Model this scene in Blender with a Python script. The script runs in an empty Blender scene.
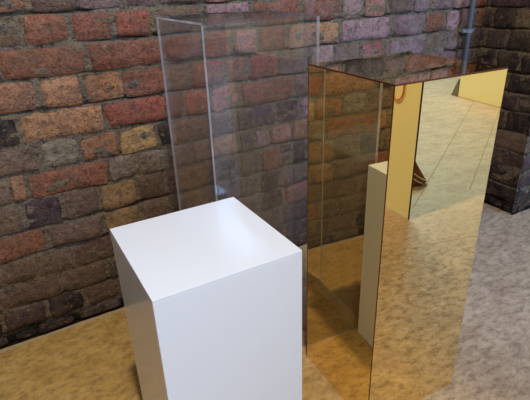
import bpy, bmesh, math, random
from mathutils import Vector, Matrix, noise
random.seed(7)
C = bpy.context.scene.collection
S = bpy.context.scene

# ------------------------------------------------------------------ helpers
def lin(c):
    return tuple(((v/255)/12.92 if v/255 <= .04045 else ((v/255+.055)/1.055)**2.4) for v in c)

def obj(name, bm, mats, parent=None, smooth=False):
    me = bpy.data.meshes.new(name)
    bm.normal_update()
    bm.to_mesh(me); bm.free()
    for m in (mats if isinstance(mats, (list, tuple)) else [mats]):
        me.materials.append(m)
    if smooth:
        for p in me.polygons: p.use_smooth = True
    o = bpy.data.objects.new(name, me); C.objects.link(o)
    if parent: o.parent = parent
    return o

def thing(name, label, cat, loc=(0, 0, 0), rotz=0, group=None):
    o = bpy.data.objects.new(name, None); C.objects.link(o)
    o.empty_display_size = .1
    o.location = loc; o.rotation_euler = (0, 0, rotz)
    o['label'] = label; o['category'] = cat
    if group: o['group'] = group
    return o

def tag(o, label, cat, group=None):
    o['label'] = label; o['category'] = cat
    if group: o['group'] = group
    return o

def struct(o, label=None):
    o['kind'] = 'structure'
    if label: o['label'] = label
    return o

def add_box(bm, lo, hi, bevel=0, mi=0):
    x0, y0, z0 = lo; x1, y1, z1 = hi
    v = [bm.verts.new(p) for p in ((x0,y0,z0),(x1,y0,z0),(x1,y1,z0),(x0,y1,z0),(x0,y0,z1),(x1,y0,z1),(x1,y1,z1),(x0,y1,z1))]
    fs = [bm.faces.new([v[i] for i in f]) for f in ((0,3,2,1),(4,5,6,7),(0,1,5,4),(1,2,6,5),(2,3,7,6),(3,0,4,7))]
    for f in fs: f.material_index = mi
    if bevel:
        es = list({e for f in fs for e in f.edges})
        r = bmesh.ops.bevel(bm, geom=es, offset=bevel, segments=2, affect='EDGES', profile=.5)
        for f in r['faces']: f.material_index = mi
    return fs

def add_tube(bm, pts, rad, seg=12, cap=True):
    pts = [Vector(p) for p in pts]; rings = []
    for i, p in enumerate(pts):
        t = (pts[min(i+1, len(pts)-1)] - pts[max(i-1, 0)]).normalized()
        a = Vector((0, 0, 1)) if abs(t.z) < .9 else Vector((1, 0, 0))
        n = t.cross(a).normalized(); b = t.cross(n)
        r = rad[i] if isinstance(rad, (list, tuple)) else rad
        rings.append([bm.verts.new(p + n*r*math.cos(k*2*math.pi/seg) + b*r*math.sin(k*2*math.pi/seg)) for k in range(seg)])
    for a, b in zip(rings, rings[1:]):
        for k in range(seg):
            bm.faces.new((a[k], a[(k+1) % seg], b[(k+1) % seg], b[k]))
    if cap:
        bm.faces.new(rings[0][::-1]); bm.faces.new(rings[-1])

# ---------------------------------------------------------------- materials
def new_mat(name):
    m = bpy.data.materials.new(name); m.use_nodes = True
    nt = m.node_tree; nt.nodes.clear()
    out = nt.nodes.new('ShaderNodeOutputMaterial')
    return m, nt, out

class G:
    """small node helper"""
    def __init__(s, nt): s.nt = nt; s.n = nt.nodes; s.l = nt.links
    def node(s, t, **kw):
        n = s.n.new(t)
        for k, v in kw.items(): setattr(n, k, v)
        return n
    def put(s, sock, v):
        if hasattr(v, 'is_output') : s.l.new(v, sock)
        else: sock.default_value = v
    def noise(s, vec, scale, detail=4, rough=.55, dist=0):
        n = s.node('ShaderNodeTexNoise'); s.put(n.inputs['Vector'], vec)
        n.inputs['Scale'].default_value = scale; n.inputs['Detail'].default_value = detail
        n.inputs['Roughness'].default_value = rough; n.inputs['Distortion'].default_value = dist
        return n.outputs['Fac']
    def ramp(s, fac, a, b, c0=0., c1=1.):
        n = s.node('ShaderNodeMapRange'); n.interpolation_type = 'SMOOTHSTEP'
        s.put(n.inputs['Value'], fac); n.inputs['From Min'].default_value = a; n.inputs['From Max'].default_value = b
        n.inputs['To Min'].default_value = c0; n.inputs['To Max'].default_value = c1
        return n.outputs['Result']
    def mix(s, f, a, b, bt='MIX'):
        n = s.node('ShaderNodeMix', data_type='RGBA', blend_type=bt)
        s.put(n.inputs['Factor'], f)
        for k, v in ((6, a), (7, b)):
            s.put(n.inputs[k], v if hasattr(v, 'is_output') else (*v[:3], 1))
        return n.outputs[2]
    def math(s, op, a, b=0., c=None):
        n = s.node('ShaderNodeMath', operation=op); s.put(n.inputs[0], a); s.put(n.inputs[1], b)
        if c is not None: s.put(n.inputs[2], c)
        return n.outputs[0]
    def bump(s, h, strength, dist, normal=None):
        n = s.node('ShaderNodeBump'); s.put(n.inputs['Height'], h)
        n.inputs['Strength'].default_value = strength; n.inputs['Distance'].default_value = dist
        if normal: s.put(n.inputs['Normal'], normal)
        return n.outputs['Normal']
    def coords(s): return s.node('ShaderNodeTexCoord').outputs['Object']
    def pbsdf(s, color, rough=.5, metal=0., spec=.5, normal=None, coat=0.):
        n = s.node('ShaderNodeBsdfPrincipled')
        s.put(n.inputs['Base Color'], color if hasattr(color, 'is_output') else (*color[:3], 1))
        s.put(n.inputs['Roughness'], rough); n.inputs['Metallic'].default_value = metal
        n.inputs['Specular IOR Level'].default_value = spec
        n.inputs['Coat Weight'].default_value = coat; n.inputs['Coat Roughness'].default_value = .03
        if normal: s.put(n.inputs['Normal'], normal)
        return n.outputs[0]

def simple_mat(name, rgb, rough=.5, metal=0, spec=.5, var=.06, scale=20, coat=0, bump=0):
    m, nt, out = new_mat(name); g = G(nt); co = g.coords()
    nz = g.noise(co, scale)
    c = lin(rgb)
    col = g.mix(nz, tuple(v*(1-var) for v in c), tuple(min(1, v*(1+var)) for v in c))
    nrm = g.bump(g.noise(co, scale*3), bump, .002) if bump else None
    g.l.new(g.pbsdf(col, rough, metal, spec, nrm, coat), out.inputs[0])
    return m

# ---- brick: per-brick colour attribute, mottled, chipped and dusted
def brick_mat():
    m, nt, out = new_mat('old_brick'); g = G(nt); co = g.coords()
    at = g.node('ShaderNodeAttribute', attribute_name='brick_colour')
    base = at.outputs['Color']; dust = at.outputs['Alpha']
    n1 = g.noise(co, 16, 5, .6); n2 = g.noise(co, 55, 5, .65); n3 = g.noise(co, 160, 3, .6); n4 = g.noise(co, 7, 4, .6, .4)
    c = g.mix(g.ramp(n1,   .36, .68, .0, .55), base, lin((120, 96, 74)))
    c = g.mix(g.ramp(n2, .50, .68, 0, .55), c, lin((62, 50, 44)))
    c = g.mix(g.ramp(g.noise(co, 22, 7, .75, .5), .50, .66, 0, .6), c, lin((84, 68, 56)))
    c = g.mix(g.ramp(n2, .46, .3, 0, .40), c, lin((172, 128, 92)))
    c = g.mix(g.math('MULTIPLY', g.ramp(n4, .47, .62), g.math('MULTIPLY', dust, g.ramp(n2, .35, .6, .25, 1.))), c, lin((168, 142, 140)))
    c = g.mix(g.ramp(n3, .3, .7, 0, .5), c, g.mix(.5, c, (0, 0, 0)))
    h = g.math('ADD', g.math('MULTIPLY', n2, .7), g.math('MULTIPLY', n3, .5))
    c = g.mix(g.ramp(g.noise(co, 95, 4, .7), .54, .66, 0, .5), c, lin((34, 27, 25)))
    c = g.mix(g.ramp(g.noise(co, 75, 4, .7, .2), .60, .68, 0, .5), c, lin((176, 150, 124)))
    nrm = g.bump(h, 1., .012)
    g.l.new(g.pbsdf(c, .9, 0, .18, nrm), out.inputs[0]); return m

def mortar_mat():
    m, nt, out = new_mat('lime_mortar'); g = G(nt); co = g.coords()
    n1 = g.noise(co, 9, 5, .6); n2 = g.noise(co, 60, 5, .65); n3 = g.noise(co, 200, 2, .5)
    sep = g.node('ShaderNodeSeparateXYZ'); g.l.new(co, sep.inputs[0])
    c = g.mix(g.ramp(n1, .35, .65), lin((134, 117, 88)), lin((124, 106, 94)))
    c = g.mix(g.ramp(n2, .52, .68, 0, .8), c, lin((62, 52, 46)))
    c = g.mix(g.ramp(n2, .42, .3, 0, .55), c, lin((176, 164, 146)))
    c = g.mix(g.ramp(n3, .4, .7, 0, .3), c, lin((70, 60, 48)))
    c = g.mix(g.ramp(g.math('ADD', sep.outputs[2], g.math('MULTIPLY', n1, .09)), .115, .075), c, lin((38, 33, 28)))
    c = g.mix(g.ramp(g.noise(co, 34, 6, .72, .3), .52, .64, 0, .7), c, lin((48, 40, 35)))
    nrm = g.bump(g.math('ADD', n2, g.math('MULTIPLY', n3, .5)), 1., .014)
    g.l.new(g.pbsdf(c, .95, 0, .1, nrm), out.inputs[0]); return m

def floor_mat():
    m, nt, out = new_mat('stained_concrete'); g = G(nt); co = g.coords()
    mp = g.node('ShaderNodeMapping'); g.l.new(co, mp.inputs[0]); mp.inputs['Rotation'].default_value = (0, 0, .35)
    mp.inputs['Scale'].default_value = (.8, 1.5, 1)
    st = mp.outputs[0]
    n1 = g.noise(co, 2.2, 6, .62, .5); n2 = g.noise(st, 30, 8, .74, .2); n3 = g.noise(co, 60, 5, .7); n4 = g.noise(st, 8, 7, .72, .3)
    n5 = g.noise(co, 180, 3, .6)
    sep = g.node('ShaderNodeSeparateXYZ'); g.l.new(co, sep.inputs[0])
    # screed colour blends from brown on the left to grey on the right
    k = g.math('ADD', g.math('ADD', sep.outputs[0], g.math('MULTIPLY', sep.outputs[1], -.25)), g.math('MULTIPLY', g.math('SUBTRACT', n1, .5), .9))
    to_grey = g.ramp(k, .55, 1.45)
    brown = g.mix(g.ramp(n4, .35, .65), lin(FL_A), lin(FL_B))
    brown = g.mix(g.ramp(n2, .42, .7, 0, .7), brown, lin((118, 88, 54)))
    brown = g.mix(g.ramp(n3, .46, .3, 0, .4), brown, lin((206, 172, 116)))
    grey = g.mix(g.ramp(n4, .35, .65), lin(FL_C), lin(FL_D))
    grey = g.mix(g.ramp(n2, .45, .65, 0, .75), grey, lin((118, 98, 82)))
    grey = g.mix(g.ramp(n2, .45, .3, 0, .7), grey, lin((206, 186, 168)))
    c = g.mix(to_grey, brown, grey)
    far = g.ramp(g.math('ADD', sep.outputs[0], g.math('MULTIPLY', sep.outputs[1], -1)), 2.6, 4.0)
    c = g.mix(g.math('MULTIPLY', far, .8), c, g.mix(g.ramp(n4, .35, .65), lin((206, 176, 156)), lin((234, 206, 186))))  # far floor painted paler, standing in for stronger daylight there
    c = g.mix(g.ramp(n3, .52, .68, 0, .38), c, lin((96, 76, 54)))
    c = g.mix(g.ramp(n5, .62, .72, 0, .6), c, lin((60, 46, 36)))
    nrm = g.bump(g.math('ADD', g.math('MULTIPLY', n2, .6), n3), .18, .003)
    g.l.new(g.pbsdf(c, g.ramp(n2, .3, .7, .38, .62), 0, .35, nrm), out.inputs[0]); return m

def clear_mat():
    """polished clear acrylic sheet face"""
    m, nt, out = new_mat('clear_acrylic'); g = G(nt)
    ge = g.node('ShaderNodeNewGeometry')
    dt = g.node('ShaderNodeVectorMath', operation='DOT_PRODUCT')
    g.l.new(ge.outputs['Normal'], dt.inputs[0]); g.l.new(ge.outputs['Incoming'], dt.inputs[1])
    c = g.math('ABSOLUTE', dt.outputs['Value'])
    f = g.math('ADD', g.math('MULTIPLY', g.math('POWER', g.math('SUBTRACT', 1., c), 5.), .95), .042)
    tr = g.node('ShaderNodeBsdfTransparent'); tr.inputs[0].default_value = (.965, .965, .97, 1)
    gl = g.node('ShaderNodeBsdfGlossy'); gl.inputs['Roughness'].default_value = .02; gl.inputs[0].default_value = (.85, .85, .9, 1)
    df = g.node('ShaderNodeBsdfDiffuse')
    nz = g.noise(g.coords(), 30, 3); df.inputs[0].default_value = (.8, .8, .85, 1)
    m1 = g.node('ShaderNodeMixShader'); g.l.new(f, m1.inputs[0]); g.l.new(tr.outputs[0], m1.inputs[1]); g.l.new(gl.outputs[0], m1.inputs[2])
    m2 = g.node('ShaderNodeMixShader'); g.l.new(g.ramp(nz, .3, .7, .004, .014), m2.inputs[0])   # faint dust and scuffs
    g.l.new(m1.outputs[0], m2.inputs[1]); g.l.new(df.outputs[0], m2.inputs[2])
    g.l.new(m2.outputs[0], out.inputs[0]); return m

def edge_mat():
    m, nt, out = new_mat('sawn_acrylic_edge'); g = G(nt)
    tr = g.node('ShaderNodeBsdfTransparent'); df = g.node('ShaderNodeBsdfPrincipled')
    nz = g.noise(g.coords(), 12, 3)
    g.l.new(g.mix(nz, (.66, .60, .58), (.85, .78, .76)), df.inputs['Base Color']); df.inputs['Roughness'].default_value = .35
    tl = g.node('ShaderNodeBsdfTranslucent'); tl.inputs[0].default_value = (.9, .85, .84, 1)
    m0 = g.node('ShaderNodeMixShader'); m0.inputs[0].default_value = .55; g.l.new(df.outputs[0], m0.inputs[1]); g.l.new(tl.outputs[0], m0.inputs[2])
    mx = g.node('ShaderNodeMixShader'); g.l.new(g.ramp(nz, .35, .65, .6, .95), mx.inputs[0])
    g.l.new(tr.outputs[0], mx.inputs[1]); g.l.new(m0.outputs[0], mx.inputs[2]); g.l.new(mx.outputs[0], out.inputs[0]); return m

def gold_mat():
    m, nt, out = new_mat('gold_mirror_acrylic'); g = G(nt)
    gl = g.node('ShaderNodeBsdfGlossy'); gl.inputs['Roughness'].default_value = 0.0
    nz = g.noise(g.coords(), 3, 2)
    g.l.new(g.mix(nz, GOLD, tuple(v*.97 for v in GOLD)), gl.inputs[0])
    fr = g.node('ShaderNodeFresnel'); fr.inputs[0].default_value = 1.49
    g2 = g.node('ShaderNodeBsdfGlossy'); g2.inputs['Roughness'].default_value = 0.0; g2.inputs[0].default_value = (1, 1, 1, 1)
    mx = g.node('ShaderNodeMixShader'); g.l.new(fr.outputs[0], mx.inputs[0]); g.l.new(gl.outputs[0], mx.inputs[1]); g.l.new(g2.outputs[0], mx.inputs[2])
    g.l.new(mx.outputs[0], out.inputs[0]); return m

GOLD = (.93, .72, .31)
FL_A = (208, 168, 98); FL_B = (188, 146, 76); FL_C = (192, 166, 140); FL_D = (170, 144, 120)
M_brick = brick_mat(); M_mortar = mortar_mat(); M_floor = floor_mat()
M_clear = clear_mat(); M_edge = edge_mat(); M_gold = gold_mat()
M_gedge = simple_mat('amber_acrylic_edge', (96, 44, 22), .3, var=.2)
M_white = simple_mat('white_gloss_acrylic', (234, 236, 240), .22, var=.012, spec=.5, scale=3, coat=.3)
M_pipe = simple_mat('galvanised_steel', (116, 126, 136), .45, metal=.35, var=.25, scale=60)
M_clip = simple_mat('zinc_clip', (140, 145, 150), .4, metal=.4, var=.25, scale=60)
M_yellow = simple_mat('yellow_board_face', (254, 246, 196), .6, var=.03, scale=4)
M_dark = simple_mat('board_edge', (60, 48, 38), .6, var=.1)
M_grey = simple_mat('grey_foot_paint', (120, 116, 98), .6, var=.1)
M_orange = simple_mat('orange_cord', (226, 134, 56), .6, var=.15, scale=80)
M_bag = simple_mat('red_brown_cloth', (136, 74, 52), .85, var=.5, scale=60, bump=.5)
M_strap = simple_mat('white_strap', (232, 222, 212), .6, var=.08)
M_cut = simple_mat('floor_cut', (180, 158, 132), .8, var=.3)
M_bead = simple_mat('pale_mortar_bead', (170, 152, 126), .8, var=.3, scale=90)

# ------------------------------------------------------------- brick walls
CODE = dict(r=(116, 70, 52), R=(122, 64, 50), o=(138, 96, 68), b=(94, 74, 60), d=(60, 50, 48), D=(58, 44, 50), k=(30, 27, 30),
            p=(98, 76, 72), g=(106, 94, 78), y=(142, 108, 72), l=(134, 102, 98), q=(138, 90, 78))
ZL = [0.006, .05, .132, .217, .303, .39, .487, .57, .657, .748, .838, .925, 1.008, 1.096]
while ZL[-1] < 2.35: ZL.append(round(ZL[-1] + .087, 3))
ROWS =  {0:[(0.067,0.149,'r'),(0.157,0.276,'b'),(0.284,0.4,'p'),(0.412,0.505,'p'),(0.514,0.65,'b'),(0.667,0.773,'r'),(0.792,0.926,'r'),(0.938,1.049,'p'),(1.071,1.228,'l')],1:[(0.018,0.115,'b'),(0.125,0.24,'r'),(0.254,0.363,'r'),(0.372,0.477,'R'),(0.493,0.652,'b'),(0.666,0.824,'l'),(0.84,1.028,'r'),(1.045,1.209,'r'),(1.223,1.316,'l'),(1.331,1.439,'q'),(1.456,1.583,'p'),(1.6,1.687,'p'),(1.705,1.823,'p'),(1.849,1.94,'l'),(1.954,2.071,'r')],2:[(-0.022,0.037,'b'),(0.046,0.271,'r'),(0.282,0.508,'r'),(0.517,0.637,'r'),(0.651,0.747,'r'),(0.762,0.848,'q'),(0.864,0.967,'r'),(0.984,1.212,'o'),(1.222,1.464,'l'),(1.486,1.665,'p'),(1.683,1.782,'r'),(1.801,1.886,'l'),(1.906,1.994,'p'),(2.008,2.086,'r')],3:[(0.003,0.119,'o'),(0.135,0.243,'o'),(0.254,0.364,'o'),(0.374,0.506,'r'),(0.52,0.585,'b'),(0.596,0.71,'R'),(0.721,0.807,'r'),(0.819,0.927,'R'),(0.94,1.064,'b'),(1.082,1.182,'l'),(1.192,1.312,'b'),(1.323,1.435,'R'),(1.452,1.685,'p'),(1.703,1.811,'b'),(1.831,1.897,'p'),(1.918,2.087,'d')],4:[(-0.057,0.054,'k'),(0.059,0.291,'o'),(0.3,0.498,'R'),(0.509,0.551,'b'),(0.561,0.649,'R'),(0.661,0.762,'q'),(0.778,0.991,'r'),(1.005,1.083,'p')],5:[(-0.047,0.085,'b'),(0.099,0.202,'g'),(0.211,0.323,'o'),(0.332,0.449,'y'),(0.459,0.505,'k'),(0.512,0.555,'b'),(0.566,0.645,'b'),(0.657,0.744,'p'),(0.756,0.793,'d'),(0.801,0.904,'D'),(0.918,1.018,'D'),(1.032,1.123,'l')],6:[(-0.068,-0.01,'b'),(-0.005,0.033,'o'),(0.044,0.273,'r'),(0.283,0.368,'g'),(0.378,0.487,'g'),(0.498,0.561,'b'),(0.572,0.637,'g'),(0.649,0.746,'o'),(0.759,0.81,'d'),(0.823,0.888,'l'),(0.897,0.98,'q'),(0.994,1.066,'o')],7:[(-0.112,-0.001,'b'),(0.01,0.114,'D'),(0.126,0.232,'b'),(0.241,0.355,'y'),(0.365,0.457,'b'),(0.468,0.543,'p'),(0.555,0.645,'b'),(0.658,0.736,'d'),(0.753,0.836,'b'),(0.849,0.927,'r'),(0.936,0.983,'D'),(0.993,1.051,'D')],8:[(-0.108,0.05,'r'),(0.062,0.228,'b'),(0.238,0.355,'y'),(0.366,0.472,'b'),(0.483,0.642,'b'),(0.662,0.739,'p'),(0.752,0.823,'b'),(0.836,0.92,'d'),(0.929,1.042,'p'),(1.057,1.103,'q')],9:[(-0.157,-0.004,'b'),(0.005,0.112,'b'),(0.125,0.247,'b'),(0.258,0.379,'b'),(0.698,0.823,'b'),(0.842,0.942,'D'),(0.957,1.12,'q')],10:[(-0.206,-0.137,'b'),(-0.126,0.06,'b'),(0.073,0.209,'b'),(0.219,0.293,'d'),(0.806,0.926,'b'),(0.94,1.079,'d')],11:[(-0.172,-0.14,'k'),(-0.129,-0.005,'d'),(0.005,0.119,'k'),(0.129,0.244,'b')]}

def nz3(x, y, z=0): return noise.noise(Vector((x, y, z)))

def brick_wall(name, place, u0, u1, table, pick, seed, dust, joint=.010):
    """place(u, out, z) -> world point; every brick is a worn, rounded block set in the mortar"""
    rnd = random.Random(seed)
    bm = bmesh.new(); col = bm.verts.layers.float_color.new('brick_colour')
    fx = [0, .035, .14, .38, .62, .86, .965, 1]
    for ri in range(len(ZL)-1):
        z0, z1 = ZL[ri] + joint*.42, ZL[ri+1] - joint*.42
        idx = 11 - (ri-1) if ri >= 1 else None     # traced table counts courses from the top
        known = table.get(12 - ri, []) if ri >= 1 else []
        known = sorted(known)
        segs = []
        def fill(a, b):
            u = a
            while u < b - .05:
                w = rnd.choice((.225, .225, .11, .11, .22)) * rnd.uniform(.92, 1.06)
                if ri == 0: w = rnd.uniform(.06, .16)
                if b - (u + w) < .07: w = b - u
                segs.append((u, min(u + w, b), pick(ri, (u + w/2), rnd)))
                u += w + joint*rnd.uniform(.8, 1.3)
        c = u0 - rnd.uniform(0, .1)
        for k in known:
            if k[0] - c > .08: fill(c, k[0] - joint)
            segs.append(k); c = k[1] + joint
        if u1 - c > .03: fill(c, u1)
        for a, b, code in segs:
            a = max(a, u0); b = min(b, u1)
            if b - a < .02: continue
            cc = lin(CODE[code]); v = rnd.uniform(.85, 1.15)
            dd = dust(ri, (a+b)/2) * rnd.uniform(.3, 1.)
            if ri < 6: v *= .82  # lower courses darkened: rising grime plus weaker light put into the colour
            v *= 2.05
            cc = (cc[0]*v, cc[1]*v*rnd.uniform(.94, 1.06), cc[2]*v*rnd.uniform(.92, 1.08), dd)
            dep = rnd.uniform(-.003, .004); tilt = rnd.uniform(-.004, .004)
            w = b - a; h = z1 - z0; sd = rnd.uniform(0, 99)
            fz = [0, .09, .3, .5, .7, .91, 1]
            ex = min(.006, w*.06)
            gx = [0, ex/w, .14, .38, .62, .86, 1 - ex/w, 1]; gz = [0, .006/h if h > .03 else .2, .32, .5, .68, 1-(.006/h if h > .03 else .2), 1]
            grid = []
            for j, tz in enumerate(gz):
                row = []
                for i, tx in enumerate(gx):
                    uu, zz = a + tx*w, z0 + tz*h
                    cx, cz = abs(tx-.5)*2, abs(tz-.5)*2
                    edge = i in (0, 7) or j in (0, 6)
                    corner = (i in (0, 1, 6, 7)) and (j in (0, 1, 5, 6))
                    jx = nz3(uu*14, zz*22, sd)*.007; jz = nz3(uu*10, zz*30, sd+7)*.008
                    if corner: uu += (.002 if tx < .5 else -.002); zz += (.0015 if tz < .5 else -.0015)
                    out = .0035 + dep*.8 + tilt*(tz-.5) + nz3(uu*18, zz*25, sd+3)*.006 + nz3(uu*50, zz*60, sd)*.002
                    if edge: out = min(.002, -.0025 + nz3(uu*9, zz*14, 31)*.013)
                    row.append(bm.verts.new(place(uu + jx, out, zz + jz)))
                    row[-1][col] = cc
                grid.append(row)
            for j in range(len(gz)-1):
                for i in range(len(gx)-1):
                    bm.faces.new((grid[j][i], grid[j][i+1], grid[j+1][i+1], grid[j+1][i]))
    # mortar bed: uneven skin behind the bricks
    nu = max(2, int((u1-u0)/.02)); nzv = int(ZL[-1]/.0055); g = []
    for j in range(nzv+1):
        row = []
        for i in range(nu+1):
            uu, zz = u0 + (u1-u0)*i/nu, ZL[-1]*j/nzv
            out = -.0005 + nz3(uu*16, zz*26, seed)*.006 + nz3(uu*60, zz*60, seed)*.003
            k = min(range(len(ZL)), key=lambda q: abs(ZL[q] + .0035 - zz + nz3(uu*7, q, 5)*.004))
            dz = abs(ZL[k] + .0035 - zz + nz3(uu*7, k, 5)*.004)
            if dz < .0045: out -= .030*max(0, nz3(uu*3.3, k*3.1, seed) + .30)
            if i in (0, nu): out = -.004
            row.append(bm.verts.new(place(uu, out, zz))); row[-1][col] = (.2, .2, .2, 0)
        g.append(row)
    for j in range(nzv):
        for i in range(nu):
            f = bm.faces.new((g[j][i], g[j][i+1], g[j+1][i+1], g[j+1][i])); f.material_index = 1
    return struct(obj(name, bm, [M_brick, M_mortar], smooth=True))

def pick_main(ri, u, r):
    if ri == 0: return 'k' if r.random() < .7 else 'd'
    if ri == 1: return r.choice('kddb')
    if u > 1.05: return r.choice('rpplrqpbd')
    if ri < 6: return r.choice('bbddrpgb')
    return r.choice('rrobbgpro')
dust_main = lambda ri, u: (.75 if u > 1.15 else .5 if u > .5 else .22) if ri > 8 else .18
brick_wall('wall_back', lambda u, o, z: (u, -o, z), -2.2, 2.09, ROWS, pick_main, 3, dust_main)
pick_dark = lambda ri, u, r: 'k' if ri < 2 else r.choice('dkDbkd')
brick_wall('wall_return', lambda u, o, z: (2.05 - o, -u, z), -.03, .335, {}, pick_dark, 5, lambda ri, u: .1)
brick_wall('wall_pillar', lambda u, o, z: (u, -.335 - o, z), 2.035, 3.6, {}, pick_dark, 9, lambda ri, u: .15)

# floor
bm = bmesh.new(); add_box(bm, (-5, -9, -.12), (11, .3, 0)); struct(obj('floor', bm, M_floor))
# pale bead of mortar where the wall meets the floor
bm = bmesh.new(); pts = []
u = -2.2
while u < 2.03:
    pts.append((u, -.012 + nz3(u*6, 1)*.003, .0005 + nz3(u*9, 4)*.001)); u += .03
add_tube(bm, pts, .0035, 6); struct(obj('trim_1', bm, M_bead))
# saw cuts in the screed, seen in the mirror
def cut(name, p, q, w=.006):
    p = Vector((*p, 0)); q = Vector((*q, 0)); d = (q-p).normalized(); n = Vector((-d.y, d.x, 0))*w/2
    bm = bmesh.new()
    lo = [bm.verts.new(v + Vector((0, 0, -.002))) for v in (p-n, q-n, q+n, p+n)]; hi = [bm.verts.new(v + Vector((0, 0, .0006))) for v in (p-n, q-n, q+n, p+n)]
    bm.faces.new(hi); bm.faces.new(lo[::-1])
    for i in range(4): bm.faces.new((lo[i], lo[(i+1) % 4], hi[(i+1) % 4], hi[i]))
    struct(obj(name, bm, M_cut))
cut('trim_2', (1.60, -1.85), (3.9, -3.66)); cut('trim_3', (2.0, -1.88), (3.5, -3.05)); cut('trim_4', (1.401, -1.531), (1.75, -1.48))

# ------------------------------------------------------------------ plinths
W = .300
def panels(root, h, t, face, edge, gap=0.0, bev=.0008, clear=False):
    """five sheets of a box plinth whose outer faces lie on the W x W x h envelope"""
    def sheet(name, lo, hi, normal):
        bm = bmesh.new(); fs = add_box(bm, lo, hi)
        for f in fs:
            f.normal_update()
            n = f.normal; side = normal == 0
            if clear: rim = (n.x < -.5 and not side) or (n.y < -.5 and side) or (n.y > .5 and side and lo[0] == 0) or (n.x > .5 and normal == 1 and lo[1] == 0) or n.z < -.5 and normal != 2
            else: rim = abs(n[normal]) < .5
            if rim: f.material_index = 1
        if bev: 
            bmesh.ops.bevel(bm, geom=bm.edges[:], offset=bev, segments=1, affect='EDGES', material=1)
        return obj(name, bm, [face, edge], root)
    e = .00015
    sheet('side_panel', (0, 0, 0), (W, t, h-t-e), 1)                 # front
    sheet('side_panel', (0, W-t, 0), (W, W, h-t-e), 1)               # back
    sheet('side_panel', (0, t+e, 0), (t, W-t-e, h-t-e), 0)
    sheet('side_panel', (W-t, t+e, 0), (W, W-t-e, h-t-e), 0)
    sheet('top_panel', (0, 0, h-t), (W, W, h), 2)

wp = thing('white_plinth', 'short glossy white box plinth, lowest of the three, in front of the clear one', 'plinth', (.15262, -.83477, .0003), -.01682)
panels(wp, .5913, .006, M_white, M_white, bev=.0006)
cp = thing('clear_plinth', 'tall clear see-through acrylic box plinth behind the white one against the brick wall', 'plinth', (.41772, -.52676, .0003), -.01281)
panels(cp, .9922, .0045, M_clear, M_edge, bev=0, clear=True)
gp = thing('mirrored_plinth', 'tall gold mirrored box plinth with amber tint reflecting the floor, right of the others', 'plinth', (.6425, -.86242, .0003), -.06448)
panels(gp, .8886, .003, M_gold, M_gedge, bev=.0004)

# ------------------------------------------------------------ conduit pipe
pr = thing('conduit_pipe', 'grey metal conduit pipe running up the brick wall beside the dark corner', 'pipe', (1.905, -.045, .02))
bm = bmesh.new(); add_tube(bm, [(0, 0, z) for z in (0, .2, .32)], .0115, 16); obj('lower_pipe', bm, M_pipe, pr, True)
bm = bmesh.new(); add_tube(bm, [(0, 0, .31), (0, 0, .315), (0, 0, .365), (0, 0, .37)], [.012, .0155, .0155, .012], 16); obj('coupling', bm, M_clip, pr, True)
bm = bmesh.new(); add_tube(bm, [(0, 0, z) for z in (.36, 1.4, 2.3)], .0115, 16); obj('upper_pipe', bm, M_pipe, pr, True)
for zc in (.815, 1.7):
    bm = bmesh.new(); add_tube(bm, [(0, 0, zc-.008), (0, 0, zc+.008)], .0145, 16)
    add_box(bm, (-.036, .0, zc-.007), (.036, .006, zc+.007), .002)
    add_box(bm, (-.010, .004, zc-.007), (.010, .046, zc+.007), .001)
    obj('pipe_clip', bm, M_clip, pr)
    
# -------------------------------------------- things seen in the gold mirror
br = thing('display_board', 'tall pale yellow board with orange cord, mirrored at left of the gold plinth front', 'board', (1.487, -1.75, 0), -.05)
bm = bmesh.new(); add_box(bm, (0, -.9, .004), (.006, -.003, 1.8), .001); obj('board_face', bm, M_yellow, br)
bm = bmesh.new(); add_box(bm, (-.001, -.003, .002), (.007, .0, 1.802), .0005); obj('edge_strip', bm, M_dark, br)
for y in (-.42, -.8):
    bm = bmesh.new()
    add_box(bm, (.007, y-.02, 0), (.22, y+.02, .03), .003)
    vs = [bm.verts.new(p) for p in ((.019, y-.01, .03), (.2, y-.01, .03), (.019, y-.01, .4), (.019, y+.01, .03), (.2, y+.01, .03), (.019, y+.01, .4))]
    for f in ((0, 1, 2), (3, 5, 4), (0, 3, 4, 1), (1, 4, 5, 2), (2, 5, 3, 0)): bm.faces.new([vs[i] for i in f])
    obj('foot', bm, M_grey, br)
oc = thing('orange_cord', 'orange cord hanging in a loop down the pale yellow board, mirrored in the gold plinth', 'cord', (1.487, -1.75, 0), -.05)
bm = bmesh.new(); pts = []
for i in range(40):
    t = i/39
    if t < .4: y = -.118 + .014*math.sin(t/.4*1.4); z = 1.80 - (1.80-.61)*t/.4
    else:
        s_ = (t-.4)/.6
        if s_ < .5: ang = math.pi*s_*2; y = -.143 + .039*math.cos(ang); z = .61 - .055*math.sin(ang)
        else: y = -.182 - .004*math.sin((s_-.5)*6); z = .61 + (1.80-.61)*(s_-.5)*2
    pts.append((-.007, y, z))
add_tube(bm, pts, .004, 8); obj('cord', bm, M_orange, oc, True)
bm = bmesh.new(); add_tube(bm, [(-.007, -.120, 1.80), (-.004, -.140, 1.812), (.010, -.165, 1.815), (-.004, -.192, 1.812), (-.007, -.184, 1.80)], .004, 8); obj('knot', bm, M_orange, oc, True)

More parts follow.
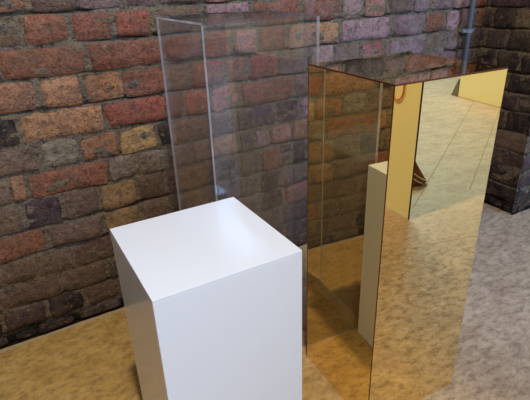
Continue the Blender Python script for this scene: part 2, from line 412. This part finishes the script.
fb = thing('display_board', 'low broad yellow board on a grey triangular foot, farthest thing mirrored in the gold plinth', 'board', (3.53, -3.57, 0), 0)
bm = bmesh.new(); add_box(bm, (0, .0, .002), (.03, 1.7, 1.3), .003); obj('board_face', bm, M_yellow, fb)
bm = bmesh.new()
vs = [bm.verts.new(p) for p in ((-.002, .0, 0), (-.002, -.09, 0), (-.002, -.02, .16), (.03, .0, 0), (.03, -.09, 0), (.03, -.02, .16))]
for f in ((0, 1, 2), (3, 5, 4), (0, 3, 4, 1), (1, 4, 5, 2), (2, 5, 3, 0)): bm.faces.new([vs[i] for i in f])
obj('foot', bm, M_grey, fb)

# red-brown bundle with white straps behind the yellow board
bg = thing('strapped_bundle', 'small red-brown bundle with crossed white straps on the floor, mirrored in the gold plinth', 'bundle', (1.80, -2.115, 0), .15); bg.scale = (.85, .85, .85)
bm = bmesh.new(); rings = []
prof = [(0, .085, .075), (.02, .10, .085), (.06, .075, .07), (.10, .05, .055), (.14, .03, .035), (.175, .012, .014)]
for z, rx, ry in prof:
    rings.append([bm.verts.new((rx*math.cos(k*math.pi/8)*(1+.12*nz3(k, z*20)) - .02*z*4, ry*math.sin(k*math.pi/8)*(1+.15*nz3(k+4, z*20)), z)) for k in range(16)])
for A, B in zip(rings, rings[1:]):
    for k in range(16): bm.faces.new((A[k], A[(k+1) % 16], B[(k+1) % 16], B[k]))
bm.faces.new(rings[0][::-1]); bm.faces.new(rings[-1]); obj('bundle_body', bm, M_bag, bg, True)
def band(th0, th1, z0, z1):
    bm = bmesh.new(); pts = []
    for i in range(13):
        t = i/12; th = th0 + (th1-th0)*t; z = z0 + (z1-z0)*t
        k = next(j for j in range(5) if z <= prof[j+1][0] + 1e-6); s = (z-prof[k][0])/(prof[k+1][0]-prof[k][0])
        rx = prof[k][1]*(1-s)+prof[k+1][1]*s + .006; ry = prof[k][2]*(1-s)+prof[k+1][2]*s + .006
        pts.append((rx*math.cos(th) - .08*z, ry*math.sin(th), z))
    add_tube(bm, pts, .0045, 6); obj('strap', bm, M_strap, bg, True)
band(1.2, 3.1, .015, .13); band(3.2, 1.9, .02, .11); band(2.6, 3.9, .01, .12); band(.7, 2.0, .02, .10)

# ------------------------------------------------------------------- lights
def area(name, loc, target, sx, sy, power, color):
    l = bpy.data.lights.new(name, 'AREA'); l.shape = 'RECTANGLE'; l.size = sx; l.size_y = sy; l.energy = power; l.color = color
    o = bpy.data.objects.new(name, l); C.objects.link(o); o.location = loc
    o.rotation_euler = (Vector(target) - Vector(loc)).to_track_quat('-Z', 'Y').to_euler(); return o
area('ceiling_lamp', (.10, -1.60, 3.25), (.10, -1.60, 0), .14, .14, 58, (1, .95, .88))
area('added_board_fill', (.08, -3.3, 2.9), (.3, -2.9, 0), .5, .5, 14, (1, .95, .9))  # added fill behind the camera, there to brighten the yellow boards
area('added_far_floor_fill', (2.3, -4.2, 3.0), (2.6, -3.6, 0), .6, .6, 48, (1, .86, .74))  # added fill, not a known fitting; lifts the far floor and boards
area('window_daylight', (3.6, -5.6, 3.4), (.8, 0, .4), 3.0, 1.8, 370, (.17, .48, 1.0))

w = bpy.data.worlds.new('room_light'); S.world = w; w.use_nodes = True
nt = w.node_tree; nt.nodes['Background'].inputs[0].default_value = (.72, .84, 1.0, 1); nt.nodes['Background'].inputs[1].default_value = .24

# ------------------------------------------------------------------- camera
cd = bpy.data.cameras.new('camera'); cd.sensor_width = 36; cd.sensor_fit = 'HORIZONTAL'; cd.lens = 471.977/530*36
cam = bpy.data.objects.new('camera', cd); C.objects.link(cam)
r = Vector((.85865186, -.51150801, -.03281075)); u_ = Vector((.24173958, .34769064, .90591015)); f = Vector((.45197231, .78579309, -.42219694))
mtx = Matrix((( r.x, u_.x, -f.x, 0), (r.y, u_.y, -f.y, -1.488859), (r.z, u_.z, -f.z, 1.0690326), (0, 0, 0, 1)))
cam.matrix_world = mtx; cd.clip_start = .05
S.camera = cam
S.cycles.transparent_max_bounces = 32; S.cycles.max_bounces = 14; S.cycles.glossy_bounces = 8
S.view_settings.view_transform = 'Standard'; S.view_settings.look = 'None'; S.view_settings.gamma = 1
S.view_settings.exposure = 0.0
